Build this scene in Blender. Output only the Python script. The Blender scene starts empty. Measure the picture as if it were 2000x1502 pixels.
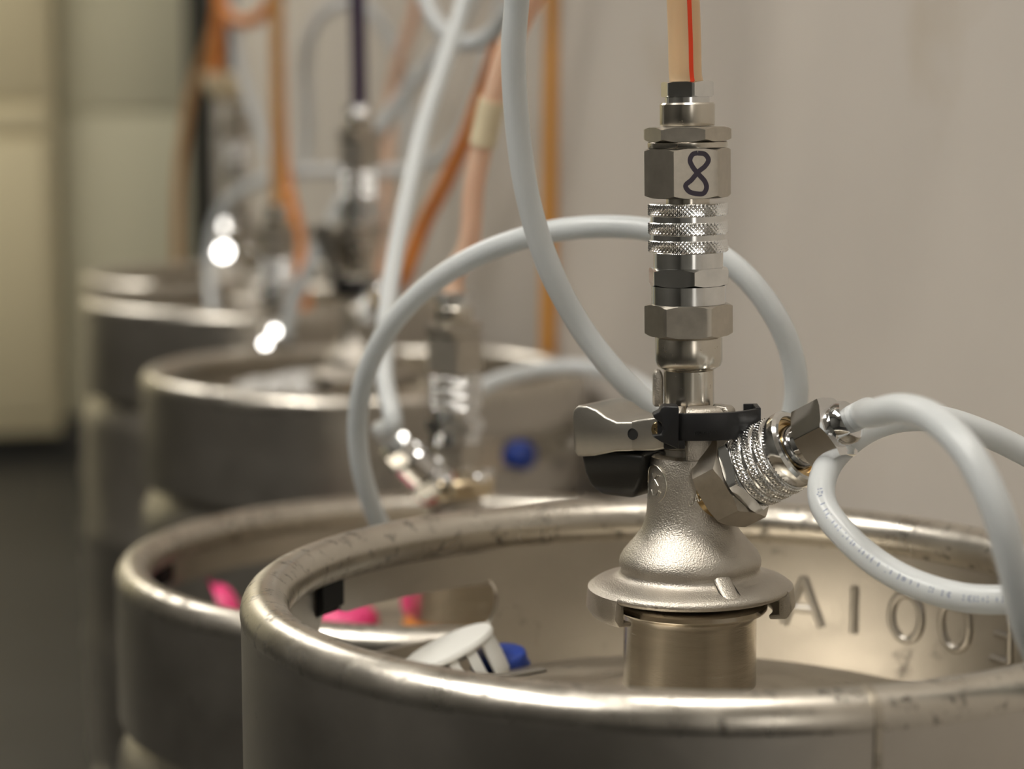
import bpy, bmesh, math, random
import numpy as np
from mathutils import Vector, Matrix, noise

PI = math.pi
S = bpy.context.scene
COL = S.collection
random.seed(4)

# ------------------------------------------------------------------ camera
FPX, PITCH, CAMZ = 4200.0, 0.1294, 0.82
cd = bpy.data.cameras.new('camera')
cam = bpy.data.objects.new('camera', cd); COL.objects.link(cam)
cd.sensor_fit = 'HORIZONTAL'; cd.sensor_width = 36.0
cd.lens = FPX / 2000.0 * 36.0
cd.clip_start = 0.02; cd.clip_end = 60
cam.location = (0, 0, CAMZ)
cam.rotation_euler = (PI / 2 - PITCH, 0, 0)
cd.dof.use_dof = True
cd.dof.focus_distance = 0.925
cd.dof.aperture_fstop = 5.1
cd.dof.aperture_blades = 0
S.camera = cam

# ------------------------------------------------------------------ world, exposure
wd = bpy.data.worlds.new('world'); S.world = wd; wd.use_nodes = True
wd.node_tree.nodes['Background'].inputs['Color'].default_value = (0.9, 0.87, 0.8, 1)
wd.node_tree.nodes['Background'].inputs['Strength'].default_value = 0.1
S.view_settings.view_transform = 'Standard'; S.view_settings.look = 'None'
S.view_settings.gamma = 1.0; S.view_settings.use_curve_mapping = False
S.view_settings.exposure = 1.0
LAMP_STRENGTH = 12.0
PANEL_GLOW = 1.1  # glow of the panel added behind the camera

# room axes: the right-hand wall runs away from the camera, turned a little to the left
CORNER = Vector((-0.758, 5.18, 0))
WD = Vector((-0.2516, 0.9678, 0))      # along the right wall, away from the camera
CDIR = Vector((0.9678, 0.2516, 0))     # towards the right wall
ROOM_ANG = math.atan2(0.2516, 0.9678)
ROOM_H = 2.55

def room(c, w, z):
    return CORNER + CDIR * c + WD * w + Vector((0, 0, z))

def W(px, py, Y):
    """point at depth Y (metres in front of the camera) seen at photo position px, py"""
    u, v = (px - 1000) / FPX, (py - 751) / FPX
    cp, sp = math.cos(PITCH), math.sin(PITCH)
    dx, dy, dz = u, cp - v * sp, -sp - v * cp
    t = Y / dy
    return Vector((dx * t, Y, CAMZ + dz * t))

# ------------------------------------------------------------------ materials
def new_mat(name):
    m = bpy.data.materials.new(name); m.use_nodes = True
    nt = m.node_tree; b = nt.nodes['Principled BSDF']
    return m, nt, b

def N(nt, t, **kw):
    n = nt.nodes.new(t)
    for k, v in kw.items():
        if k in n.inputs: n.inputs[k].default_value = v
        else: setattr(n, k, v)
    return n

def ramp(nt, src, stops):
    r = nt.nodes.new('ShaderNodeValToRGB')
    e = r.color_ramp.elements
    while len(e) < len(stops): e.new(0.5)
    for el, (p, c) in zip(e, stops):
        el.position = p; el.color = (c[0], c[1], c[2], 1) if isinstance(c, tuple) else (c, c, c, 1)
    nt.links.new(src, r.inputs[0])
    return r

def plain(name, col, rough=0.5, metal=0.0, spec=0.5, sss=0.0, coat=0.0):
    m, nt, b = new_mat(name)
    b.inputs['Base Color'].default_value = (*col, 1)
    b.inputs['Roughness'].default_value = rough
    b.inputs['Metallic'].default_value = metal
    b.inputs['Specular IOR Level'].default_value = spec
    if sss:
        b.inputs['Subsurface Weight'].default_value = sss
        b.inputs['Subsurface Radius'].default_value = (1, 1, 1)
        b.inputs['Subsurface Scale'].default_value = 0.006
    b.inputs['Coat Weight'].default_value = coat
    return m

def metal(name, col, rough, rvar=0.06, scale=60, bump=0.0, bscale=900, dirt=None, stretch=(1, 1, 1), dirt_scale=30, dirt_lo=0.62, dirt_hi=0.72):
    m, nt, b = new_mat(name)
    L = nt.links.new
    tc = N(nt, 'ShaderNodeTexCoord'); mp = N(nt, 'ShaderNodeMapping')
    mp.inputs['Scale'].default_value = stretch
    L(tc.outputs['Object'], mp.inputs['Vector'])
    n1 = N(nt, 'ShaderNodeTexNoise', Scale=scale, Detail=5.0, Roughness=0.6)
    L(mp.outputs[0], n1.inputs['Vector'])
    mr = N(nt, 'ShaderNodeMapRange')
    mr.inputs['From Min'].default_value = 0.3; mr.inputs['From Max'].default_value = 0.7
    mr.inputs['To Min'].default_value = rough - rvar; mr.inputs['To Max'].default_value = rough + rvar
    L(n1.outputs['Fac'], mr.inputs['Value'])
    b.inputs['Metallic'].default_value = 1.0
    base = ramp(nt, n1.outputs['Fac'], [(0.25, tuple(c * 0.88 for c in col)), (0.75, tuple(min(1, c * 1.08) for c in col))])
    csock, rsock, msock = base.outputs[0], mr.outputs[0], None
    if dirt:
        n2 = N(nt, 'ShaderNodeTexNoise', Scale=dirt_scale, Detail=7.0, Roughness=0.65)
        L(tc.outputs['Object'], n2.inputs['Vector'])
        dm = ramp(nt, n2.outputs['Fac'], [(dirt_lo, 0.0), (dirt_hi, 1.0)])
        mx = N(nt, 'ShaderNodeMix', data_type='RGBA')
        L(dm.outputs[0], mx.inputs[0]); L(csock, mx.inputs[6]); mx.inputs[7].default_value = (*dirt, 1)
        csock = mx.outputs[2]
        mm = N(nt, 'ShaderNodeMath', operation='MULTIPLY_ADD'); L(dm.outputs[0], mm.inputs[0]); mm.inputs[1].default_value = 0.25
        L(rsock, mm.inputs[2]); rsock = mm.outputs[0]
    L(csock, b.inputs['Base Color']); L(rsock, b.inputs['Roughness'])
    if bump:
        n3 = N(nt, 'ShaderNodeTexNoise', Scale=bscale, Detail=2.0)
        L(mp.outputs[0], n3.inputs['Vector'])
        bp = N(nt, 'ShaderNodeBump', Strength=bump, Distance=0.0006)
        L(n3.outputs['Fac'], bp.inputs['Height']); L(bp.outputs[0], b.inputs['Normal'])
    return m

M = {}
M['keg'] = metal('keg_steel', (0.585, 0.55, 0.495), 0.34, 0.06, 14, 0.12, 500, dirt=(0.14, 0.12, 0.11), dirt_scale=24, dirt_lo=0.63, dirt_hi=0.74)
M['rim'] = metal('rim_steel', (0.64, 0.60, 0.53), 0.31, 0.07, 40, 0.15, 500, dirt=(0.13, 0.115, 0.095), dirt_scale=120, dirt_lo=0.55, dirt_hi=0.70, stretch=(1, 1, 1))
M['dome'] = metal('dome_steel', (0.50, 0.455, 0.38), 0.40, 0.08, 30, 0.15, 400, dirt=(0.12, 0.10, 0.075), dirt_scale=45, dirt_lo=0.58, dirt_hi=0.72)
M['neck'] = metal('neck_steel', (0.60, 0.54, 0.45), 0.22, 0.07, 30, 0.05, 300, dirt=(0.22, 0.18, 0.13), dirt_scale=60, dirt_lo=0.66, dirt_hi=0.74, stretch=(1, 1, 12))
M['cast'] = metal('blasted_cast_steel', (0.53, 0.492, 0.435), 0.43, 0.04, 80, 0.5, 1500)
M['hexsteel'] = metal('machined_steel', (0.52, 0.48, 0.415), 0.40, 0.03, 200, 0.03, 2600)
M['turned'] = metal('turned_steel', (0.62, 0.58, 0.51), 0.20, 0.05, 60, 0.0, 500, dirt=(0.36, 0.29, 0.21), dirt_scale=260, dirt_lo=0.63, dirt_hi=0.7)
M['zinc'] = metal('bright_zinc', (0.76, 0.76, 0.75), 0.15, 0.05, 120)
M['chrome'] = metal('chrome', (0.75, 0.75, 0.75), 0.07, 0.03, 60)
M['brass'] = metal('dull_brass', (0.62, 0.46, 0.24), 0.2, 0.05, 90)
M['black'] = plain('black_plastic', (0.012, 0.012, 0.013), 0.42, 0, 0.4)
M['rubber'] = plain('black_rubber', (0.01, 0.01, 0.01), 0.7, 0, 0.3)
M['white'] = plain('white_plastic', (0.84, 0.84, 0.80), 0.4, 0, 0.4, 0.15)
M['blue'] = plain('blue_plastic', (0.016, 0.05, 0.30), 0.38)
M['pink'] = plain('pink_plastic', (0.86, 0.07, 0.24), 0.38, 0, 0.5, 0.1)
M['orange'] = plain('orange_rubber', (0.62, 0.22, 0.03), 0.45)
M['red'] = plain('red_plastic', (0.7, 0.05, 0.03), 0.4)
M['redstripe'] = plain('red_stripe_print', (0.86, 0.05, 0.004), 0.4)
M['ink'] = plain('marker_ink', (0.022, 0.012, 0.03), 0.35)
M['print'] = plain('blue_grey_print', (0.22, 0.26, 0.38), 0.5)
M['dark'] = plain('hole_shade', (0.012, 0.012, 0.011), 0.6)
M['paper'] = plain('cream_tape', (0.72, 0.62, 0.42), 0.6)
M['greystrip'] = plain('grey_strip', (0.16, 0.145, 0.12), 0.6)
M['lampbody'] = plain('lamp_housing', (0.8, 0.8, 0.78), 0.5)

def hose_mat(name, col, inner, rough=0.28, sss=0.55):
    m, nt, b = new_mat(name)
    L = nt.links.new
    lw = N(nt, 'ShaderNodeTexNoise', Scale=9.0, Detail=2.0)
    tc = N(nt, 'ShaderNodeTexCoord'); L(tc.outputs['Object'], lw.inputs['Vector'])
    r = ramp(nt, lw.outputs['Fac'], [(0.3, inner), (0.7, col)])
    L(r.outputs[0], b.inputs['Base Color'])
    b.inputs['Roughness'].default_value = rough
    b.inputs['Subsurface Weight'].default_value = sss
    b.inputs['Subsurface Radius'].default_value = (1, 1, 1)
    b.inputs['Subsurface Scale'].default_value = 0.008
    # milky tube lets some light through
    tr = N(nt, 'ShaderNodeBsdfTranslucent'); L(r.outputs[0], tr.inputs['Color'])
    mx = N(nt, 'ShaderNodeMixShader'); mx.inputs[0].default_value = 0.25
    out = nt.nodes['Material Output']
    L(b.outputs[0], mx.inputs[1]); L(tr.outputs[0], mx.inputs[2]); L(mx.outputs[0], out.inputs['Surface'])
    return m

M['hose_white'] = hose_mat('milky_hose', (0.75, 0.775, 0.78), (0.71, 0.74, 0.75))
M['hose_peach'] = hose_mat('peach_hose', (0.84, 0.62, 0.38), (0.80, 0.58, 0.35))
M['hose_pale_peach'] = hose_mat('pale_peach_hose', (0.90, 0.66, 0.50), (0.86, 0.60, 0.44))
M['hose_orange'] = hose_mat('orange_hose', (0.86, 0.38, 0.11), (0.80, 0.33, 0.08))
M['hose_amber'] = hose_mat('amber_pipe', (0.80, 0.42, 0.09), (0.76, 0.39, 0.08), 0.35)
M['hose_tan'] = hose_mat('tan_hose', (0.62, 0.38, 0.17), (0.58, 0.35, 0.15), 0.35)
M['hose_purple'] = plain('purple_hose', (0.035, 0.018, 0.05), 0.35)
M['hose_black'] = plain('black_cable', (0.012, 0.014, 0.01), 0.5)

def wall_mat(name, col, var=0.06, scale=1.2, stain=None, seed=0.0, rough=0.6, bump=0.1):
    m, nt, b = new_mat(name); L = nt.links.new
    tc = N(nt, 'ShaderNodeTexCoord')
    mp = N(nt, 'ShaderNodeMapping'); mp.inputs['Location'].default_value = (seed, seed * 2, 0)
    L(tc.outputs['Object'], mp.inputs[0])
    n = N(nt, 'ShaderNodeTexNoise', Scale=scale, Detail=6.0, Roughness=0.6); L(mp.outputs[0], n.inputs['Vector'])
    r = ramp(nt, n.outputs['Fac'], [(0.3, tuple(c * (1 - var) for c in col)), (0.7, tuple(c * (1 + var) for c in col))])
    sock = r.outputs[0]
    if stain:
        n2 = N(nt, 'ShaderNodeTexNoise', Scale=5.0, Detail=5.0); L(mp.outputs[0], n2.inputs['Vector'])
        d = ramp(nt, n2.outputs['Fac'], [(0.60, 0.0), (0.75, 0.55)])
        mx = N(nt, 'ShaderNodeMix', data_type='RGBA'); L(d.outputs[0], mx.inputs[0]); L(sock, mx.inputs[6])
        mx.inputs[7].default_value = (*stain, 1); sock = mx.outputs[2]
    L(sock, b.inputs['Base Color']); b.inputs['Roughness'].default_value = rough
    n3 = N(nt, 'ShaderNodeTexNoise', Scale=90.0, Detail=3.0); L(tc.outputs['Object'], n3.inputs['Vector'])
    bp = N(nt, 'ShaderNodeBump', Strength=bump, Distance=0.002); L(n3.outputs['Fac'], bp.inputs['Height']); L(bp.outputs[0], b.inputs['Normal'])
    return m

M['wall'] = wall_mat('painted_wall', (0.60, 0.555, 0.50), 0.05, 1.6, stain=(0.46, 0.38, 0.26))
M['cream'] = wall_mat('cream_panel', (0.80, 0.76, 0.55), 0.04, 1.0)
M['cream2'] = wall_mat('cream_door', (0.72, 0.64, 0.42), 0.05, 1.0, seed=3.0)
M['floor'] = wall_mat('dark_floor', (0.020, 0.0195, 0.018), 0.25, 3.0, rough=0.45, bump=0.3)
M['ceiling'] = wall_mat('ceiling_paint', (0.72, 0.70, 0.65), 0.03, 1.0)
M['frontwall'] = wall_mat('front_wall', (0.27, 0.265, 0.245), 0.1, 1.0)
M['darkwall'] = wall_mat('side_wall', (0.09, 0.088, 0.08), 0.1, 1.0)

def emit(name, col, st):
    m, nt, b = new_mat(name)
    b.inputs['Base Color'].default_value = (0.8, 0.8, 0.8, 1)
    b.inputs['Emission Color'].default_value = (*col, 1)
    b.inputs['Emission Strength'].default_value = st
    return m
M['lamp'] = emit('lamp_diffuser', (1.0, 0.955, 0.88), LAMP_STRENGTH)
M['lamp_wide'] = emit('wide_lamp_diffuser', (1.0, 0.955, 0.88), LAMP_STRENGTH * 0.72)
M['wall_fill'] = emit('wall_fill_diffuser', (1.0, 0.955, 0.88), LAMP_STRENGTH * 0.38)
M['fill_glow'] = emit('unseen_glow_panel', (1.0, 0.94, 0.86), PANEL_GLOW)

# ------------------------------------------------------------------ object helpers
def tag(o, label=None, cat=None, group=None, kind=None):
    if label: o['label'] = label
    if cat: o['category'] = cat
    if group: o['group'] = group
    if kind: o['kind'] = kind
    return o

def thing(name, label, cat, loc=(0, 0, 0), mat=None, group=None):
    o = bpy.data.objects.new(name, None); COL.objects.link(o)
    o.empty_display_size = 0.02
    if mat is not None: o.matrix_world = mat
    else: o.location = loc
    return tag(o, label, cat, group)

def finish(me, mat, smooth=True, angle=35):
    me.materials.clear(); me.materials.append(mat)
    if smooth:
        me.shade_smooth()
        me.set_sharp_from_angle(angle=math.radians(angle))
    return me

def obj(name, me, parent=None, mat=None, loc=None, rot=None):
    o = bpy.data.objects.new(name, me); COL.objects.link(o)
    if parent is not None: o.parent = parent
    if loc is not None: o.location = loc
    if rot is not None: o.rotation_euler = rot
    return o

def mesh_pd(name, v, f, mat, smooth=True, angle=35):
    me = bpy.data.meshes.new(name)
    me.from_pydata([tuple(p) for p in v], [], f)
    bm = bmesh.new(); bm.from_mesh(me)
    bmesh.ops.recalc_face_normals(bm, faces=bm.faces)
    bm.to_mesh(me); bm.free()
    me.update()
    return finish(me, mat, smooth, angle)

def join(parts):
    """join (verts, faces) lists"""
    V, F = [], []
    for v, f in parts:
        k = len(V); V += [tuple(p) for p in v]; F += [tuple(i + k for i in q) for q in f]
    return V, F

def lathe(profile, seg=64, a0=None, a1=None, closed=False, caps=True, radial=None):
    """profile: (r,z) list; full turn unless a0,a1 given. radial(theta,r,z) may change r"""
    full = a0 is None
    n = seg if full else seg + 1
    th = [2 * PI * i / seg for i in range(seg)] if full else [a0 + (a1 - a0) * i / seg for i in range(seg + 1)]
    V, F = [], []
    m = len(profile)
    for t in th:
        c, s = math.cos(t), math.sin(t)
        for (r, z) in profile:
            rr = radial(t, r, z) if radial else r
            V.append((rr * c, rr * s, z))
    for i in range(seg):
        j = (i + 1) % n
        for k in range(m if closed else m - 1):
            l = (k + 1) % m
            F.append((i * m + k, j * m + k, j * m + l, i * m + l))
    if full and caps and not closed:
        if profile[0][0] > 1e-6: F.append(tuple(i * m for i in range(seg))[::-1])
        if profile[-1][0] > 1e-6: F.append(tuple(i * m + m - 1 for i in range(seg)))
    if not full and closed:
        F.append(tuple(range(m))); F.append(tuple((n - 1) * m + k for k in range(m))[::-1])
    return V, F

def hexnut(af, z0, z1, phi, top=True, bottom=True, seg=96, ang=28):
    """chamfered hexagon nut; phi = where a corner sits, measured from the front (-Y) to the right"""
    rc = af / 2 * 1.005
    V = []
    th = [2 * PI * i / seg for i in range(seg)]
    for t in th:
        a = ((t + PI / 2 - phi) % (PI / 3)) - PI / 6
        rh = af / 2 / math.cos(a)
        d = max(0.0, rh - rc) * math.tan(math.radians(ang))
        r0 = min(rh, rc)
        d = max(d, 0.0002)
        c, s = math.cos(t), math.sin(t)
        V += [(r0 * .93 * c, r0 * .93 * s, z0) if bottom else (rh * c, rh * s, z0),
              (rh * c, rh * s, z0 + (d if bottom else 1e-4)), (rh * c, rh * s, z1 - (d if top else 1e-4)),
              (r0 * .93 * c, r0 * .93 * s, z1) if top else (rh * c, rh * s, z1)]
    F = []
    for i in range(seg):
        j = (i + 1) % seg
        for k in range(3): F.append((i * 4 + k, j * 4 + k, j * 4 + k + 1, i * 4 + k + 1))
    F.append(tuple(i * 4 for i in range(seg))[::-1]); F.append(tuple(i * 4 + 3 for i in range(seg)))
    return V, F

def knurl(R, z0, z1, nd=58, depth=0.00065, sub=4, rows=13):
    n = nd * sub
    V, F = [], []
    tri = lambda x: abs((x % 1.0) * 2 - 1)
    pitch = 2 * PI * R / nd
    for j in range(rows):
        f = j / (rows - 1); z = z0 + (z1 - z0) * f
        for i in range(n):
            u = i / sub; v = (z - z0) / pitch
            h = min(tri(u + v), tri(u - v))
            r = R - depth * (1 - h)
            if j in (0, rows - 1): r = R - depth * 1.4
            t = 2 * PI * i / n
            V.append((r * math.cos(t), r * math.sin(t), z))
    for j in range(rows - 1):
        for i in range(n):
            k = (i + 1) % n
            F.append((j * n + i, j * n + k, (j + 1) * n + k, (j + 1) * n + i))
    F.append(tuple(range(n))[::-1]); F.append(tuple((rows - 1) * n + i for i in range(n)))
    return V, F

def box(x0, x1, y0, y1, z0, z1):
    V = [(x, y, z) for z in (z0, z1) for y in (y0, y1) for x in (x0, x1)]
    return V, [(0, 2, 3, 1), (4, 5, 7, 6), (0, 1, 5, 4), (2, 6, 7, 3), (0, 4, 6, 2), (1, 3, 7, 5)]

def bevel_mesh(name, vf, mat, width, segs=2, angle=35, limit=25):
    me = bpy.data.meshes.new(name); me.from_pydata([tuple(p) for p in vf[0]], [], vf[1])
    bm = bmesh.new(); bm.from_mesh(me)
    bmesh.ops.recalc_face_normals(bm, faces=bm.faces)
    es = [e for e in bm.edges if len(e.link_faces) == 2 and e.calc_face_angle(0) > math.radians(limit)]
    bmesh.ops.bevel(bm, geom=es, offset=width, segments=segs, affect='EDGES', profile=0.5)
    bm.to_mesh(me); bm.free()
    return finish(me, mat, True, angle)

def extrude_poly(poly, axis_fn, w0, w1):
    """poly: list of 2-D points; axis_fn(a,b,w) -> 3-D"""
    n = len(poly)
    V = [axis_fn(a, b, w0) for a, b in poly] + [axis_fn(a, b, w1) for a, b in poly]
    F = [tuple(range(n))[::-1], tuple(range(n, 2 * n))]
    for i in range(n):
        j = (i + 1) % n; F.append((i, j, n + j, n + i))
    return V, F

def spline(pts, n=14):
    """centripetal-ish Catmull-Rom through points"""
    P = [Vector(p) for p in pts]
    P = [P[0] * 2 - P[1]] + P + [P[-1] * 2 - P[-2]]
    out = []
    for i in range(1, len(P) - 2):
        p0, p1, p2, p3 = P[i - 1], P[i], P[i + 1], P[i + 2]
        a = 0.5
        t0 = 0; t1 = t0 + max((p1 - p0).length, 1e-6) ** a; t2 = t1 + max((p2 - p1).length, 1e-6) ** a; t3 = t2 + max((p3 - p2).length, 1e-6) ** a
        for k in range(n):
            t = t1 + (t2 - t1) * k / n
            A1 = p0 * ((t1 - t) / (t1 - t0)) + p1 * ((t - t0) / (t1 - t0))
            A2 = p1 * ((t2 - t) / (t2 - t1)) + p2 * ((t - t1) / (t2 - t1))
            A3 = p2 * ((t3 - t) / (t3 - t2)) + p3 * ((t - t2) / (t3 - t2))
            B1 = A1 * ((t2 - t) / (t2 - t0)) + A2 * ((t - t0) / (t2 - t0))
            B2 = A2 * ((t3 - t) / (t3 - t1)) + A3 * ((t - t1) / (t3 - t1))
            out.append(B1 * ((t2 - t) / (t2 - t1)) + B2 * ((t - t1) / (t2 - t1)))
    out.append(P[-2])
    return out

def frames(path):
    T = []
    for i in range(len(path)):
        a = path[max(0, i - 1)]; b = path[min(len(path) - 1, i + 1)]
        T.append((b - a).normalized())
    up = Vector((0, 0, 1)) if abs(T[0].z) < 0.9 else Vector((1, 0, 0))
    nrm = (up - T[0] * up.dot(T[0])).normalized()
    out = []
    for t in T:
        nrm = (nrm - t * nrm.dot(t)).normalized()
        out.append((t, nrm, t.cross(nrm)))
    return out

def sweep(path, r, seg=16, cap=True, flat=None):
    FR = frames(path)
    V, F = [], []
    for p, (t, n, b) in zip(path, FR):
        for k in range(seg):
            a = 2 * PI * k / seg
            V.append(p + n * (r * math.cos(a)) + b * (r * math.sin(a)))
    m = len(path)
    for i in range(m - 1):
        for k in range(seg):
            l = (k + 1) % seg
            F.append((i * seg + k, i * seg + l, (i + 1) * seg + l, (i + 1) * seg + k))
    if cap:
        F.append(tuple(range(seg))[::-1]); F.append(tuple((m - 1) * seg + k for k in range(seg)))
    return V, F

def hose_path(pts, n=14):
    return spline([W(*p) for p in pts], n)

HOSES = 'drink and gas hoses behind the kegs'
def hose(name, label, pts, r, mat, cat='hose', seg=18, n=14, world=False):
    pts = [Vector(p) for p in pts] if world else [W(*p) for p in pts]
    for end in (0, -1):                                     # lines that climb out of view run on up towards the ceiling
        e = pts[end]; d = e - pts[1 if end == 0 else -2]
        if e.z > 0.93 and d.z > abs(d.x) * .8 and e.z < 1.9:
            ex = [e + Vector((d.x * .35, 0, .30)), Vector((e.x + d.x * .5, e.y, 2.5))]
            pts = ex[::-1] + pts if end == 0 else pts + ex
    path = spline(pts, n)
    o = obj(name, mesh_pd(name, *sweep(path, r, seg), M[mat], True, 60))
    tag(o, label, cat)
    return o, path

# ------------------------------------------------------------------ the room
def struct(name, vf, mat, parent=None, bev=0, label=None):
    me = bevel_mesh(name, vf, mat, bev) if bev else mesh_pd(name, *vf, mat, False)
    o = obj(name, me, parent)
    if parent is None: tag(o, label, None, None, 'structure')
    return o

def room_box(c0, c1, w0, w1, z0, z1):
    v, f = box(c0, c1, w0, w1, z0, z1)
    return [room(*p) for p in v], f

RW, RL = -3.1, -7.4
struct('floor', room_box(RW, 0.0, RL, 0.0, -0.1, 0.0), M['floor'], label='dark grey cold room floor')
struct('ceiling', room_box(RW, 0.0, RL, 0.0, ROOM_H, ROOM_H + 0.1), M['ceiling'], label='pale ceiling over the kegs')
struct('wall_right', room_box(0.0, 0.1, RL, 0.0, 0, ROOM_H), M['wall'], label='grey beige painted wall behind the row of kegs')
struct('wall_front', room_box(RW, 0.1, RL - 0.1, RL, 0, ROOM_H), M['frontwall'], label='wall behind the camera')
struct('wall_left', room_box(RW - 0.1, RW, RL, 0.0, 0, ROOM_H), M['darkwall'], label='dark side wall across the room')
wb = struct('wall_back', room_box(RW, 0.1, 0.0, 0.1, 0, ROOM_H), M['cream'], label='cream panelled end wall')
# cream panels on the end wall, separated by shallow joints
for c0, c1 in ((-0.655, -0.004), (-1.31, -0.665), (-1.96, -1.32), (-2.6, -1.97)):
    for z0, z1 in ((0.09, 0.80), (0.807, 1.60), (1.607, 2.4)):
        o = obj('wall_panel', bevel_mesh('wall_panel', room_box(c0, c1, -0.014, 0.0, z0, z1), M['cream'], 0.004, 2), wb)
struct('baseboard_back', room_box(RW, -0.035, -0.02, 0.0, 0.0, 0.08), M['darkwall'], label='dark kick strip at the foot of the end wall')
struct('trim_1', room_box(-0.02, 0.0, -0.42, -0.02, 0, ROOM_H), M['rubber'], label='dark strip in the wall corner')  # black strip up the full height of the wall corner
# cream door leaf standing a little proud of the end wall, at the left
d1 = struct('door_1', room_box(-1.25, -0.335, -0.105, -0.045, 0.055, 2.3), M['cream2'], bev=0.006, label='cream cold room door at the left')
for z0, z1 in ((0.10, 0.74), (0.76, 0.815), (0.835, 1.5), (1.52, 2.25)):
    obj('door_panel', bevel_mesh('door_panel', room_box(-1.23, -0.36, -0.113, -0.104, z0, z1), M['cream2'], 0.004, 2), d1)

# ------------------------------------------------------------------ ceiling lamps
def ceiling_lamp(c, w, length, width, label, mat='lamp'):
    t = thing('ceiling_lamp', label, 'lamp', room(c, w, ROOM_H))
    t.rotation_euler = (0, 0, ROOM_ANG)
    hx, hy = width / 2, length / 2
    obj('housing', bevel_mesh('housing', box(-hx - .03, hx + .03, -hy - .03, hy + .03, -0.06, 0.0), M['lampbody'], 0.006), t)
    obj('diffuser', mesh_pd('diffuser', *box(-hx, hx, -hy, hy, -0.075, -0.0605), M[mat], False), t)
    return t
def to_room(x, y):
    d = Vector((x, y, 0)) - CORNER
    return d.dot(CDIR), d.dot(WD)
def lamp_at(x, y, length, width, label, across=False, mat='lamp'):
    c, w = to_room(x, y)
    t = ceiling_lamp(c, w, length, width, label, mat)
    if across: t.rotation_euler = (0, 0, ROOM_ANG + PI / 2)
    return t
lamp_at(0.10, 0.66, 0.42, 0.34, 'short ceiling lamp set crosswise above the nearest keg', True)
lamp_at(-1.25, 0.30, 1.6, 0.62, 'long ceiling lamp above the aisle, left of the camera', False, 'lamp_wide')
lamp_at(-1.75, 3.75, 1.7, 0.80, 'wide dim ceiling panel added to brighten the cream end wall', False, 'wall_fill')  # unseen panel added to lift the light on the end wall

# made-up glowing panel behind the camera, added to put bright streaks on the metal
d2 = struct('glow_panel_frame', room_box(-0.62, -0.03, RL, RL + 0.03, 0.0, 2.1), M['lampbody'], label='added glowing panel on the wall behind the camera, for streaks on the metal')
obj('glow_panel', mesh_pd('glow_panel', *room_box(-0.50, -0.08, RL + 0.031, RL + 0.036, 0.55, 2.0), M['fill_glow'], False), d2)

# ------------------------------------------------------------------ kegs
def keg_az(px, py, cx, cy, R):
    """azimuth on a keg's far inner wall seen at photo position px, py"""
    d = W(px, py, 1.0) - Vector((0, 0, CAMZ))
    a = d.x ** 2 + d.y ** 2; b = -2 * (d.x * cx + d.y * cy); c = cx ** 2 + cy ** 2 - R * R
    t = (-b + math.sqrt(max(b * b - 4 * a * c, 0))) / (2 * a)
    return math.atan2(d.y * t - cy, d.x * t - cx), CAMZ + d.z * t

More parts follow.
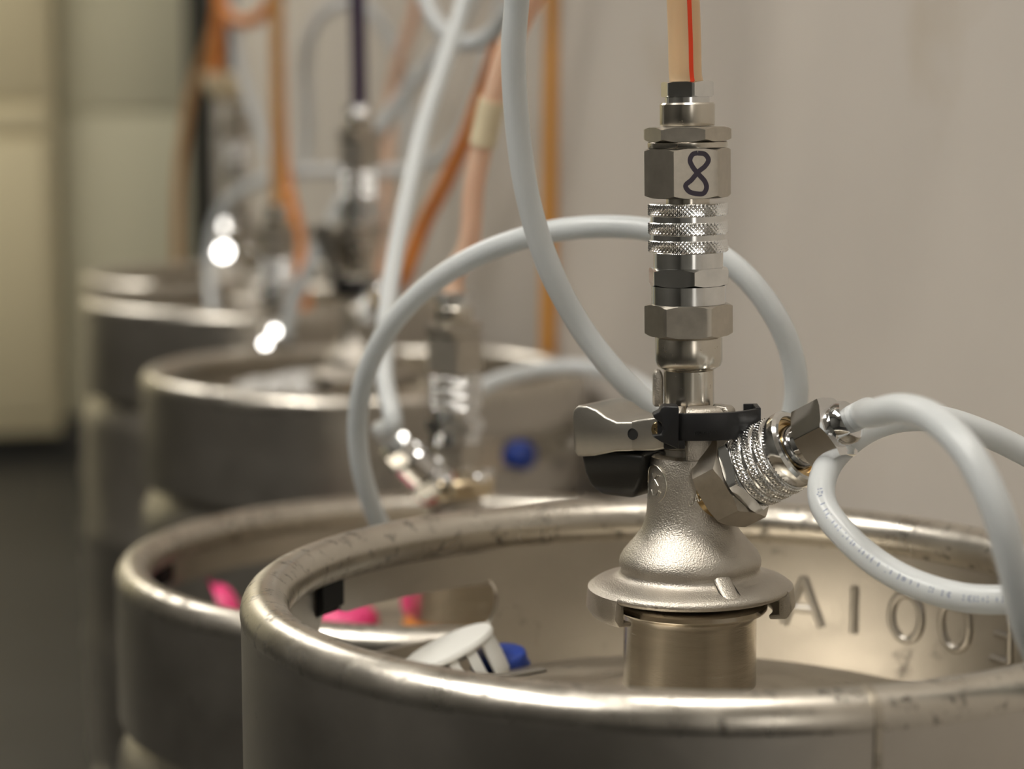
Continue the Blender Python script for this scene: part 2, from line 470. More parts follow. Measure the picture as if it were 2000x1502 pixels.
def keg(label, cx, cy, rimz, R, slot_az, slot_half=0.42, seam_az=None, lip=-.0095, group='steel kegs in a row along the wall'):
    H = rimz
    t = thing('beer_keg', label, 'keg', (cx, cy, 0), group=group)
    z = lambda v: rimz + v
    prof = [(0.0, 0.06), (R - .03, 0.06), (R - .028, .01), (R - .018, .001), (R - .008, .001), (R - .002, .010), (R - .002, .085), (R - .012, .094),
            (R - .012, .102), (R - .003, .115), (R, .13)]
    body_lo, body_hi = .13, H - .132
    for f in (0.33, 0.66):
        zc = body_lo + (body_hi - body_lo) * f
        prof += [(R, zc - .014), (R + .003, zc - .007), (R + .003, zc + .007), (R, zc + .014)]
    prof += [(R, body_hi), (R - .0015, z(-.122)), (R - .007, z(-.111)), (R - .0155, z(-.104)), (R - .0165, z(-.099)), (R - .012, z(-.094)), (R - .006, z(-.092)), (R - .006, z(-.090))]
    obj('body', mesh_pd('keg_body', *lathe(prof, 128), M['keg'], True, 40), t)
    # dished top
    dome = [(0.0, z(-.046))]
    for r in np.linspace(.030, R - .004, 18):
        f = (r - .030) / (R - .034)
        zz = -.0535 - .037 * f ** 1.7
        if r < .047: zz += .0055 * (1 - (r - .030) / .017) ** 2
        dome.append((r, z(zz)))
    obj('top_dome', mesh_pd('top_dome', *lathe(dome, 96), M['dome'], True, 50), t)
    # collar wall with two hand slots
    b2 = 0.0165; zc = -.0515
    Ro, Ri = R - .0015, R - .0045
    lowV, lowF, upV, upF = [], [], [], []
    ths = [2 * PI * i / 224 for i in range(224)]
    for k in (0, 1):
        for sg in (-1, 1):
            for q in range(15):
                ths.append((slot_az + k * PI + sg * (slot_half - b2 / R * (1 - math.cos(PI / 2 * q / 14)))) % (2 * PI))
            ths.append((slot_az + k * PI + sg * (slot_half + 1e-4)) % (2 * PI))
    ths.sort(); nth = len(ths)
    for V, F, up in ((lowV, lowF, False), (upV, upF, True)):
        for i in range(nth):
            th = ths[i]
            zs = None
            for k in (0, 1):
                d = abs((th - slot_az - k * PI + PI) % (2 * PI) - PI)
                e = (d - slot_half) * R + b2
                if d <= slot_half:
                    hh = b2 if e <= 0 else math.sqrt(max(b2 * b2 - e * e, 0))
                    zs = (zc - hh, zc + hh)
            if zs is None: zs = (zc, zc)
            za, zb = (z(-.097), z(zs[0])) if not up else (z(zs[1]), z(-.010))
            c, s = math.cos(th), math.sin(th)
            for r, q in ((Ro, za), (Ro, zb), (Ri, zb), (Ri, za)): V.append((r * c, r * s, q))
        for i in range(nth):
            j = (i + 1) % nth
            for k in range(4):
                l = (k + 1) % 4
                F.append((i * 4 + k, j * 4 + k, j * 4 + l, i * 4 + l))
    col = obj('collar', mesh_pd('collar', *join([(lowV, lowF), (upV, upF)]), M['keg'], True, 40), t)
    rim = [(R - .0118 + .0108 * math.cos(a), z(-.0108) + .0108 * math.sin(a)) for a in np.linspace(0, 2 * PI, 25)[:-1]]
    obj('rolled_rim', mesh_pd('rolled_rim', *lathe(rim, 192, closed=True), M['rim'], True, 60), t)
    # folded grip strip along the top of each slot, with a dark rubber end
    for k in (0, 1):
        a0 = slot_az + k * PI - slot_half * 0.98; a1 = slot_az + k * PI + slot_half * 0.80
        n = 40; V, F = [], []
        for i in range(n + 1):
            a = a0 + (a1 - a0) * i / n
            e = min(i, n - i) / n * (a1 - a0) * R
            hh = 0.0085 if e > 0.0085 else math.sqrt(max(0.0085 ** 2 - (0.0085 - e) ** 2, 1e-9))
            c, s = math.cos(a), math.sin(a)
            for r, q in ((Ri - .0002, -.0325 - hh), (Ri - .0002, -.0325 + hh), (Ri - .0032, -.0325 + hh), (Ri - .0032, -.0325 - hh)):
                V.append((r * c, r * s, z(q)))
        for i in range(n):
            for q in range(4):
                l = (q + 1) % 4; F.append((i * 4 + q, (i + 1) * 4 + q, (i + 1) * 4 + l, i * 4 + l))
        F += [(0, 1, 2, 3), (n * 4 + 3, n * 4 + 2, n * 4 + 1, n * 4)]
        g = obj('grip_strip', mesh_pd('grip_strip', V, F, M['keg'], True, 40), t)
        pr = [(Ri - .0002, z(-.040)), (Ri - .0002, z(-.022)), (Ri - .0042, z(-.022)), (Ri - .0042, z(-.036))]
        obj('grip_end', mesh_pd('grip_end', *lathe(pr, 10, a1 - .02, a1 + .075, closed=True), M['rubber'], True, 30), t)
    # neck with clamping lip
    l = lip
    neck = [(.0265, z(-.06)), (.0330, z(-.053)), (.0318, z(-.0500)), (.0297, z(-.0495)), (.0295, z(l - .0085)), (.0302, z(l - .0065)), (.0334, z(l - .0052)), (.0342, z(l - .0042)), (.0342, z(l - .0022)), (.0335, z(l - .0014)), (.0300, z(l)), (.020, z(l)), (.018, z(l - .005)), (0, z(l - .005))]
    obj('neck', mesh_pd('neck', *lathe(neck, 96), M['neck'], True, 30), t)
    if seam_az is not None:
        pr = [(R - .004, z(-.092)), (R - .0005, z(-.092)), (R - .0005, z(-.014)), (R - .002, z(-.005)), (R - .004, z(-.005))]
        obj('weld_seam', mesh_pd('weld_seam', *lathe(pr, 3, seam_az - .007, seam_az + .007, closed=True), M['dome'], True, 30), t)
        pr = [(R - .0118 + .0113 * math.cos(a), z(-.0108) + .0113 * math.sin(a)) for a in np.linspace(0, 2 * PI, 25)[:-1]]
        obj('weld_seam', mesh_pd('weld_seam', *lathe(pr, 3, seam_az - .008, seam_az + .008, closed=True), M['dome'], True, 30), t)
    return t

K1 = (0.0793, 0.9365, CAMZ - 0.208, 0.200)
K2 = (W(892, 1100, 1.352).x, 1.352, 0.0, 0.2165)
def rim_z(px, py, Y): return W(px, py, Y).z
K3 = (W(712, 735, 1.92).x, 1.92, W(712, 738, 1.92).z + .0108, 0.2)
K4 = (W(522, 565, 2.325).x, 2.325, W(522, 594, 2.325).z + .0108, 0.2)
K5 = (W(468, 530, 2.73).x, 2.73, W(468, 548, 2.73).z + .0108, 0.2)
# keg 2: far edge of the rim seen at y = 960
K2 = (K2[0], K2[1], W(892, 962, K2[1] + K2[3] - .0118).z, K2[3])
def slot_for(k, pl, pr_):
    a0, _ = keg_az(pl[0], pl[1], k[0], k[1], k[3] - .0045); a1, _ = keg_az(pr_[0], pr_[1], k[0], k[1], k[3] - .0045)
    return (a0 + a1) / 2, abs(a0 - a1) / 2
s1 = slot_for(K1, (622, 1200), (972, 1165))
print('slot1', s1, 'kegs', K1, K2, K3, K4, K5)
keg1 = keg('nearest steel keg, speckled rolled rim, white cap lying inside it', *K1, s1[0], s1[1], seam_az=math.radians(-90 + 15), lip=W(1347, 1166, K1[1]).z - K1[2])
print('lip', W(1347, 1166, K1[1]).z - K1[2])
keg2 = keg('second steel keg from the camera, pink caps lying inside it', *K2, s1[0] + .12, 0.40, seam_az=math.radians(-70))
keg3 = keg('steel keg with crumpled clear film and a purple hose', *K3, math.radians(140), 0.40)
keg4 = keg('steel keg behind the one with the purple hose', *K4, math.radians(150), 0.40)
keg5 = keg('farthest steel keg, beside the cream wall', *K5, math.radians(150), 0.40)

# raised letters on the near keg's inner wall (pressed through, so they read mirrored)
def stroke_letter(strokes, k, az, z0, h, w, parent, r=0.0023):
    parts = []
    Rw = k[3] - .0045
    for st in strokes:
        pts = []
        for x, y in st:
            a = az - (x * w) / Rw
            pts.append(Vector((Rw * math.cos(a), Rw * math.sin(a), z0 + y * h)))
        parts.append(sweep(pts if len(pts) < 3 else spline(pts, 5), r, 10))
    return obj('embossed_letter', mesh_pd('embossed_letter', *join(parts), M['keg'], True, 60), parent)
A_ = [[(-.5, 0), (0, 1), (.5, 0)][:2], [(0, 1), (.5, 0)], [(-.32, .36), (.32, .36)]]
I_ = [[(0, 0), (0, 1)]]
O_ = [[(.42 * math.cos(a), .5 + .5 * math.sin(a)) for a in np.linspace(0, 2 * PI, 13)]]
E_ = [[(.3, 0), (.3, 1)], [(.3, 0), (-.3, 0)], [(.3, .5), (-.2, .5)], [(.3, 1), (-.3, 1)]]
for L_, px, pt, pb in ((A_, 1568, 1125, 1222), (I_, 1668, 1145, 1236), (O_, 1770, 1160, 1250), (O_, 1866, 1172, 1268), (E_, 1956, 1186, 1290)):
    a, zt = keg_az(px, pt, K1[0], K1[1], K1[3] - .0045)
    a, zb = keg_az(px, pb, K1[0], K1[1], K1[3] - .0045)
    stroke_letter(L_, K1, a, zb, min(zt - zb, .026), .021, keg1)

# ------------------------------------------------------------------ coupler 1
ZB = W(1347, 1166, K1[1]).z                      # top of the keg's clamping lip
LEAN = -math.radians(0.95)
M0 = Matrix.Translation((K1[0], K1[1], ZB)) @ Matrix.Rotation(LEAN, 4, 'Y')
def zl(py): return W(1347, py, K1[1]).z - ZB
MM = 0.001

def build_coupler(label, mat, handle_up=False, group='keg couplers'):
    t = thing('keg_coupler', label, 'coupler', mat=mat, group=group)
    # cast body
    pr = [(.024, zl(1157)), (.034, zl(1155)), (.0430, zl(1152)), (.0446, zl(1148)), (.0449, zl(1143)), (.0443, zl(1138)), (.0425, zl(1133)), (.0385, zl(1128)), (.0345, zl(1124)), (.0322, zl(1120)), (.0311, zl(1115)),
          (.0307, zl(1109)), (.0313, zl(1102)), (.0315, zl(1094)), (.0311, zl(1086)), (.0297, zl(1075)), (.0270, zl(1061)), (.0240, zl(1046)), (.0216, zl(1032)), (.0201, zl(1017)), (.0192, zl(1000)), (.0186, zl(970)), (.0180, zl(930)), (.0175, zl(897)), (.0170, zl(889)), (.0155, zl(886)), (.012, zl(886))]
    body = obj('body', mesh_pd('coupler_body', *lathe(pr, 96), M['cast'], True, 50), t)
    # two hooked claws under the flange that grip the neck lip
    for a0, a1 in ((math.radians(146), math.radians(221)), (math.radians(-24), math.radians(40))):
        pc = [(.0375, zl(1150)), (.0430, zl(1134)), (.0455, zl(1142)), (.0464, zl(1178)), (.0440, zl(1194)), (.0365, zl(1197)), (.0362, zl(1188)), (.0408, zl(1186)), (.0408, zl(1157)), (.0375, zl(1156))]
        obj('claw', bevel_mesh('claw', lathe(pc, 18, a0, a1, closed=True), M['cast'], .0007, 2, 40, 50), t)
    # raised rib on the flange
    rb = extrude_poly([(.029, zl(1126)), (.0440, zl(1146)), (.0442, zl(1138)), (.037, zl(1121)), (.0325, zl(1104)), (.030, zl(1096))], lambda a, b, w: (a * math.cos(math.radians(-68)) - w * math.sin(math.radians(-68)), a * math.sin(math.radians(-68)) + w * math.cos(math.radians(-68)), b), -.0042, .0042)
    obj('flange_rib', bevel_mesh('flange_rib', rb, M['cast'], .0018, 3, 60), t)
    # inner barrel with piston rings
    pb = [(.0135, zl(892)), (.0135, zl(872)), (.0130, zl(871)), (.0130, zl(869)), (.0135, zl(868)), (.0135, zl(860)), (.0130, zl(859)), (.0130, zl(857)), (.0135, zl(856)), (.0135, zl(800)), (.011, zl(798))]
    obj('barrel', mesh_pd('barrel', *lathe(pb, 64), M['turned'], True, 30), t)
    # cast column on the right that carries the side port
    pc = [(.0125, zl(1010)), (.0185, zl(1010)), (.0172, zl(960)), (.0165, zl(890)), (.0165, zl(800)), (.0155, zl(793)), (.0125, zl(793))]
    obj('side_column', bevel_mesh('side_column', lathe(pc, 30, math.radians(-101), math.radians(48), closed=True), M['cast'], .001, 2, 45, 40), t)
    # lugs showing above the black band
    for a0, a1 in ((-118, -103), (-99, -52), (-46, -30)):
        pl = [(.0135, zl(835)), (.0225, zl(835)), (.0225, zl(793)), (.0205, zl(786)), (.0135, zl(784))]
        obj('lug', bevel_mesh('lug', lathe(pl, 14, math.radians(a0), math.radians(a1), closed=True), M['cast'], .0012, 3, 45, 40), t)
    # cup, stem and lower hexagon
    obj('stem', mesh_pd('stem', *lathe([(.0110, zl(800)), (.0110, zl(722)), (.0106, zl(720)), (.0106, zl(716)), (.009, zl(715))], 64), M['turned'], True, 30), t)
    obj('cup', mesh_pd('cup', *lathe([(.010, zl(719.5)), (.0118, zl(719)), (.0140, zl(713)), (.0147, zl(704)), (.0147, zl(660)), (.0140, zl(654)), (.012, zl(654))], 64), M['turned'], True, 35), t)
    obj('lower_hexagon', mesh_pd('lower_hexagon', *hexnut(.0338, zl(655), zl(592), math.radians(25)), M['hexsteel'], True, 25), t)
    # small cast ear beside the stem
    ear = extrude_poly([(-.0023, 0), (.0023, 0), (.0023, .013), (.0017, .0155), (0, .0165), (-.0015, .0158), (-.0022, .0135)], lambda a, b, w: (a - .0133, w, b + zl(795)), .002, .009)
    obj('ear', bevel_mesh('ear', ear, M['cast'], .0012, 3, 50), t)
    # black safety band
    pts = spline([(-.0145, -.0150, 0), (-.006, -.0213, 0), (.006, -.0242, 0), (.018, -.0226, 0), (.0285, -.0150, 0)], 8)
    zt, zb = zl(794), zl(846)
    V, F = [], []
    n = len(pts)
    for i, p in enumerate(pts):
        a = pts[max(0, i - 1)]; b = pts[min(n - 1, i + 1)]; tt = (b - a).normalized(); nn = Vector((tt.y, -tt.x, 0))
        dz = (i / (n - 1)) * .0008
        for q, zz in ((nn * .0012, zb + dz), (nn * .0012, zt + dz), (nn * -.0012, zt + dz), (nn * -.0012, zb + dz)):
            V.append((p.x + q.x, p.y + q.y, zz))
    for i in range(n - 1):
        for k in range(4):
            l = (k + 1) % 4; F.append((i * 4 + k, (i + 1) * 4 + k, (i + 1) * 4 + l, i * 4 + l))
    F += [(0, 1, 2, 3), (n * 4 - 1, n * 4 - 2, n * 4 - 3, n * 4 - 4)]
    band = obj('safety_band', bevel_mesh('safety_band', (V, F), M['black'], .0004, 2, 40, 50), t)
    fold = box(.0205, .0298, -.0160, -.0075, zb + .0008, zt + .0012)
    obj('band_fold', bevel_mesh('band_fold', join([box(.0277, .0298, -.0160, -.002, zb + .0008, zt + .0012), box(.0235, .0298, -.004, -.002, zb + .0008, zt + .0012)]), M['black'], .0004, 2), band)
    tabp = [(-.0020, zl(848)), (.0052, zl(860)), (.0055, zl(781)), (.0050, zl(778)), (-.0005, zl(779)), (-.0018, zl(783)), (-.0024, zl(790)), (-.0052, zl(797)), (-.0050, zl(803)), (-.0018, zl(812)), (-.0010, zl(825)), (-.0018, zl(834)), (-.0058, zl(838))]
    tabv = extrude_poly(tabp, lambda a, b, w: (a - .0118, -.0188 + w - a * .55, b), -.003, .006)
    obj('band_tab', bevel_mesh('band_tab', tabv, M['black'], .0006, 2, 40), band)
    obj('band_step', bevel_mesh('band_step', box(-.0125, -.0035, -.0195, -.0155, zl(863), zl(842)), M['black'], .0005, 2, 40), band)
    # moulded lettering on the band
    tx = text_mesh('MICRO MATIC', .0021, .0002)
    vv = []
    for (x, y, zz) in tx[0]:
        u = (x + .0015) / .022
        px = -.001 + u * .017
        py = -.0242 + ((px - .007) / .0285) ** 2 * .0125 - .0012 - zz
        vv.append((px, py - .0001, zl(832) + y))
    obj('moulded_lettering', mesh_pd('moulded_lettering', vv, tx[1], M['black'], False), band)
    # lever handle with its own pivot
    pv = Vector((-.0152, -.0135, zl(834)))
    Ld = Vector((-.80, .60, 0)); Wd = Vector((.60, .80, 0))
    fn = lambda a, b, w: tuple(Ld * a + Wd * w + Vector((0, 0, b)))
    paddle = [(.012, -.0095), (.022, -.0105), (.034, -.0135), (.0425, -.0145), (.0445, -.012), (.0450, .003), (.0445, .0066), (.042, .0086), (.037, .0090), (.032, .0076), (.027, .0048), (.021, .0030), (.012, .0038)]
    armp = [(-.0055, -.0045), (-.0035, -.0072), (.002, -.0085), (.014, -.0095), (.014, .0036), (.008, .0052), (-.001, .0070), (-.0045, .0058), (-.006, .001)]
    rimp = [(.012, -.0095), (.022, -.0105), (.034, -.0135), (.0425, -.0145), (.0445, -.012), (.0450, .004), (.0445, .0085), (.042, .0112), (.034, .0098), (.024, .0066), (.012, .0062)]
    parts = [extrude_poly(armp, fn, 0, .0045), extrude_poly(armp, fn, .0255, .030), extrude_poly(paddle, fn, 0.0, .030)]
    hl = obj('handle', bevel_mesh('handle', join(parts), M['handle'], .0012, 3, 50, 40), t, loc=pv)
    grip = []
    Vg, Fg = [], []
    rows = [(-.011, .008, .043, .002, .028), (-.022, .010, .041, .003, .027), (-.029, .014, .039, .005, .026), (-.0325, .019, .035, .009, .022)]
    for zz, l0, l1, w0, w1 in rows:
        for l, w in ((l0, w0), (l1, w0), (l1, w1), (l0, w1)): Vg.append(fn(l, zz, w))
    for i in range(len(rows) - 1):
        for k in range(4):
            q = (k + 1) % 4; Fg.append((i * 4 + k, i * 4 + q, (i + 1) * 4 + q, (i + 1) * 4 + k))
    Fg += [(3, 2, 1, 0), (12, 13, 14, 15)]
    if not handle_up: obj('grip', bevel_mesh('grip', (Vg, Fg), M['grip'], .0022, 3, 50, 15), hl)
    rotw = Matrix(((Ld.x, 0, -Wd.x), (Ld.y, 0, -Wd.y), (0, 1, 0))).to_4x4()   # local z = out of the handle's side face
    ho = obj('pin_hole_shade', mesh_pd('pin_hole_shade', *lathe([(0, .0001), (.0022, .0001), (.0022, .0003), (.0026, .0003), (.0026, -.001)], 24), M['dark'], True, 30), hl)  # flat dark disc painted as the shade inside the hole
    ho.matrix_local = Matrix.Translation(fn(.0125, -.0018, 0)) @ rotw
    sc = obj('pivot_screw', mesh_pd('pivot_screw', *lathe([(0, .0004), (.0012, .0004), (.0016, .0009), (.0030, .0009), (.0034, .0004), (.0034, -.002)], 28), M['brass'], True, 30), t)
    sc.matrix_local = Matrix.Translation(pv + Vector(fn(-.0008, .0012, 0))) @ rotw
    if handle_up: hl.rotation_euler = (0, 0, 0); hl.matrix_local = Matrix.Translation(pv) @ Matrix.Rotation(math.radians(32), 4, 'Z') @ Matrix.Rotation(math.radians(70), 4, Wd) @ Matrix.Scale(1.45, 4, Ld)
    # round maker's emblem and cast letters
    R0 = .01825
    ring = []
    for a in np.linspace(0, 2 * PI, 29)[:-1]:
        az = math.radians(-153) + .0080 * math.cos(a) / R0; zz = zl(938) + .0085 * math.sin(a)
        rr = R0 - (.938 - .938)
        ring.append(Vector((rr * math.cos(az), rr * math.sin(az), zz)))
    ring.append(ring[0])
    parts = [sweep(ring, .0004, 8, False)]
    for st in ([(-.3, .55), (.0, -.05)], [(-.3, .1), (.25, .5)], [(-.05, .25), (.3, -.05)], [(-.45, -.35), (-.2, -.6)], [(-.1, -.35), (.0, -.6)], [(.1, -.6), (.35, -.3)], [(.35, -.6), (.5, -.35)]):
        ps = []
        for x, y in st:
            az = math.radians(-150) + .0075 * x / R0
            ps.append(Vector((R0 * math.cos(az), R0 * math.sin(az), zl(938) + .0085 * y)))
        parts.append(sweep(ps, .00035, 6))
    obj('cast_emblem', mesh_pd('cast_emblem', *join(parts), M['worn'], True, 60), t)
    # side port boss + big hexagon
    side = obj('side_port', mesh_pd('side_port', *lathe([(.0150, -.004), (.0150, .006), (.0140, .012), (.0138, .017), (.010, .0175)], 48), M['cast'], True, 40), t)
    side.matrix_local = SIDE
    obj('port_hexagon', mesh_pd('port_hexagon', *hexnut(.0365, .0165, .0305, math.radians(12)), M['hexsteel'], True, 25), side)
    obj('port_collar', mesh_pd('port_collar', *lathe([(.0145, .012), (.0145, .0166), (.012, .0168)], 40), M['brass'], True, 30), side)
    gx = text_mesh('GAS', .0058, .0005)
    vv = []
    for (x, y, zz) in gx[0]:
        az = math.radians(-97) + x * .6 / .0195
        vv.append(((.0197 + zz) * math.cos(az), (.0197 + zz) * math.sin(az), zl(976) + y + x * .35))
    obj('cast_letters', mesh_pd('cast_letters', vv, gx[1], M['worn'], False), t)
    return t

def text_mesh(s, size, ext):
    cu = bpy.data.curves.new('txt', 'FONT'); cu.body = s; cu.size = size; cu.extrude = ext; cu.resolution_u = 3
    o = bpy.data.objects.new('txt', cu); COL.objects.link(o)
    dg = bpy.context.evaluated_depsgraph_get()
    me = o.evaluated_get(dg).to_mesh()
    V = [tuple(v.co) for v in me.vertices]; F = [tuple(p.vertices) for p in me.polygons]
    o.evaluated_get(dg).to_mesh_clear()
    bpy.data.objects.remove(o); bpy.data.curves.remove(cu)
    return V, F

M['worn'] = metal('worn_bright_relief', (0.80, 0.77, 0.70), 0.25, 0.03, 80)
M['handle'] = metal('satin_handle', (0.50, 0.475, 0.425), 0.38, 0.04, 60, 0.1, 900)
M['grip'] = plain('black_grip', (0.010, 0.010, 0.009), 0.38, 0, 0.45)
SD = Vector((.73, -.486, .478)).normalized()
xa = Vector((0, 0, 1)).cross(SD).normalized(); ya = SD.cross(xa)
SIDE = Matrix.Translation((0, 0, zl(981))) @ Matrix(((xa.x, ya.x, SD.x), (xa.y, ya.y, SD.y), (xa.z, ya.z, SD.z))).to_4x4()

coupler1 = build_coupler('large cast keg coupler in focus, lever handle to the left', M0)

# ------------------------------------------------------------------ straight quick connector on top of coupler 1
Z0 = zl(592)
def build_connector(label, mat, number=None, group='quick connectors on the drink lines'):
    t = thing('quick_connector', label, 'connector', mat=mat, group=group)
    q = lambda py: zl(py) - Z0
    P = lambda name, vf, m, ang=30, parent=t: obj(name, mesh_pd(name, *vf, M[m], True, ang), parent)
    P('socket', lathe([(.012, q(592)), (.0162, q(592)), (.0162, q(557)), (.012, q(557))], 64), 'zinc')
    P('socket_hexagon', hexnut(.0325, q(557), q(521), math.radians(3), bottom=True), 'zinc', 25)
    P('sleeve', lathe([(.0135, q(522)), (.0152, q(521)), (.0152, q(493)), (.0158, q(492)), (.0166, q(491.5)), (.0166, q(398)), (.0155, q(396.5)), (.010, q(396.5))], 64), 'zinc')
    base = None
    for y0, y1 in ((492, 467), (457, 432), (421, 397)):
        me = base or mesh_pd('knurled_ring', *knurl(.01755, 0, zl(397) - zl(422)), M['zinc'], False)
        base = me
        obj('knurled_ring', me, t, loc=(0, 0, q(y0)))
    P('spigot', lathe([(.0095, q(398)), (.0095, q(384))], 48), 'turned')
    nut = P('large_nut', hexnut(.0333, q(386), q(288), math.radians(37)), 'hexsteel', 25)
    P('washer', lathe([(.012, q(289)), (.0171, q(288)), (.0173, q(286)), (.0173, q(278)), (.0168, q(276.5)), (.012, q(276.5))], 64), 'turned')
    P('lock_nut', hexnut(.0333, q(276.5), q(247), math.radians(20)), 'hexsteel', 25)
    P('collar', lathe([(.010, q(246)), (.0117, q(245.5)), (.0119, q(243)), (.0119, q(204)), (.0113, q(200.5)), (.009, q(200.5))], 64), 'turned')
    P('hose_tail', lathe([(.0096, q(202)), (.0096, q(189))], 48), 'zinc')
    P('hose_nut', hexnut(.0204, q(190), q(158.5), math.radians(10)), 'zinc', 25)
    if number:
        # marker-pen figure on the front face of the large nut
        th = math.radians(-90 + 37 - 30)
        nn = Vector((math.cos(th), math.sin(th), 0)); tt = Vector((-nn.y, nn.x, 0))
        c = nn * (.0333 / 2) + Vector((0, 0, q(336)))
        pts = [(.0010, .0085), (.0040, .0080), (.0056, .0056), (.0042, .0030), (.0012, .0006), (-.0018, -.0028), (-.0044, -.0052), (-.0030, -.0076), (.0002, -.0087), (.0034, -.0086), (.0047, -.0062), (.0040, -.0036), (.0016, -.0008), (-.0012, .0026), (-.0024, .0056), (-.0012, .0080), (.0010, .0086)]
        path = spline([(x, y, 0) for x, y in pts], 6)
        V, F = [], []
        for i, p in enumerate(path):
            a = path[max(0, i - 1)]; b = path[min(len(path) - 1, i + 1)]; d = (b - a).normalized(); s = Vector((-d.y, d.x, 0))
            for k in (-1, 1):
                e = p + s * (k * .00105)
                V.append(c + tt * e.x + Vector((0, 0, e.y)) + nn * (.00006 + .00002 * (i / len(path))))
        for i in range(len(path) - 1): F.append((i * 2, i * 2 + 1, i * 2 + 3, i * 2 + 2))
        o = obj('marker_number', mesh_pd('marker_number', V, F, M['ink'], False), nut)
    return t
conn1 = build_connector('quick connector marked 8 in black pen, on the coupler in focus', M0 @ Matrix.Translation((0, 0, Z0)), '8')

# ------------------------------------------------------------------ angled connector on coupler 1's side port
def build_side_connector(label, mat, group='quick connectors on the gas ports'):
    t = thing('gas_connector', label, 'connector', mat=mat, group=group)
    P = lambda name, vf, m, ang=30, parent=t: obj(name, mesh_pd(name, *vf, M[m], True, ang), parent)
    P('flange_hexagon', hexnut(.0330, .0305, .0365, math.radians(40)), 'zinc', 25)
    P('sleeve', lathe([(.0150, .036), (.0164, .0365), (.0164, .0545), (.0172, .056), (.0172, .0595), (.0160, .0608), (.0142, .0608), (.0136, .0596), (.0136, .052), (.010, .052)], 64), 'zinc')
    me = None
    for k in range(3):
        me = me or mesh_pd('knurled_ring', *knurl(.0176, 0, .0042, 58, .0006, 4, 11), M['zinc'], False)
        obj('knurled_ring', me, t, loc=(0, 0, .0372 + k * .0057))
    P('brass_ring', lathe([(.0125, .0535), (.0134, .0545), (.0134, .0585), (.0120, .0588), (.0115, .0575)], 48), 'brass')
    P('plug', lathe([(.0098, .050), (.0102, .060), (.0096, .0625), (.0096, .068), (.0088, .070)], 48), 'chrome')
    P('plug_nut', hexnut(.0262, .0665, .0820, math.radians(22)), 'chrome', 25)
    P('nipple', lathe([(.0092, .0815), (.0095, .0865), (.0085, .0885), (.0062, .0888)], 40), 'chrome')
    return t
MS1 = M0 @ SIDE
gas1 = build_side_connector('angled gas connector on the coupler in focus, pointing right', MS1)

# ------------------------------------------------------------------ hoses of coupler 1
top = M0 @ Vector((0, 0, zl(165)))
pts = [top, W(1339, 150, .9355), W(1337, 75, .935), W(1334, -10, .934), W(1328, -160, .932), W(1318, -420, .93), W(1300, -900, .94)]
h1, path = hose('beer_hose', 'beige beer hose with a red stripe rising from the connector marked 8', pts, .0071, 'hose_peach', seg=28, world=True)
# red stripe lies on the camera side of the hose
FR = frames(path)
V, F = [], []
for i, (p, fr) in enumerate(zip(path, FR)):
    t_ = fr[0]; v = Vector((0.13 - (i / len(path)) * .1, -1, 0)); v = (v - t_ * v.dot(t_)).normalized(); s_ = t_.cross(v)
    if s_.x < 0: s_ = -s_
    for a in (3, 11, 19):
        aa = math.radians(a); V.append(p + (v * math.cos(aa) + s_ * math.sin(aa)) * .00714)
for i in range(len(path) - 1):
    for k in (0, 1): F.append((i * 3 + k, i * 3 + k + 1, (i + 1) * 3 + k + 1, (i + 1) * 3 + k))
obj('red_stripe', mesh_pd('red_stripe', V, F, M['redstripe'], True), h1)

g0 = MS1 @ Vector((0, 0, .084)); g1 = MS1 @ Vector((0, 0, .094))
loop = [g0, g1, W(1702, 808, .828), W(1765, 798, .80), W(1830, 822, .775), W(1895, 890, .755), W(1945, 990, .745), W(1980, 1110, .745), W(2010, 1235, .755),
        W(2070, 1330, .775), W(2150, 1345, .80), W(2180, 1260, .82), W(2110, 1180, .825), W(1990, 1172, .82), W(1880, 1167, .825), W(1760, 1128, .84), W(1665, 1060, .858), W(1608, 985, .875),
        W(1612, 920, .89), W(1665, 858, .905), W(1740, 822, .915), W(1830, 818, .92), W(1920, 845, .925), W(2010, 888, .93), W(2120, 950, .93), W(2230, 1040, .90), W(2310, 1180, .85), W(2350, 1500, .82), W(2355, 2000, .82)]
h2, path = hose('gas_hose', 'coiled milky gas hose with blue print, looping right of the angled connector', loop, .0058, 'hose_white', seg=24, world=True)
# printed lettering along the coil (illegible in the photo): short ink strokes on the camera side
parts = []
FR = frames(path)
def ink_run(i0, i1, step=2, side=0.0):
    for i in range(i0, i1, step):
        p, (t_, n_, b_) = path[i], FR[i]
        toc = (Vector((0, 0, CAMZ)) - p); v = (toc - t_ * toc.dot(t_)).normalized(); s_ = t_.cross(v)
        for q in range(random.choice((1, 2, 2))):
            off = t_ * random.uniform(-.0016, .0016); hgt = random.uniform(.0007, .0014); w = .00028
            vs = []
            for (du, ds) in ((-w, -hgt), (w, -hgt), (w, hgt), (-w, hgt)):
                a = ds / .0058 + side
                vs.append(p + off + t_ * du + (v * math.cos(a) + s_ * math.sin(a)) * .00585)
            parts.append((vs, [(0, 1, 2, 3)]))
nseg = 14
ink_run(12 * nseg + 6, 17 * nseg + 4, 2)
lo = obj('printed_lettering', mesh_pd('printed_lettering', *join(parts), M['print'], False), h2); lo['kind'] = 'stuff'

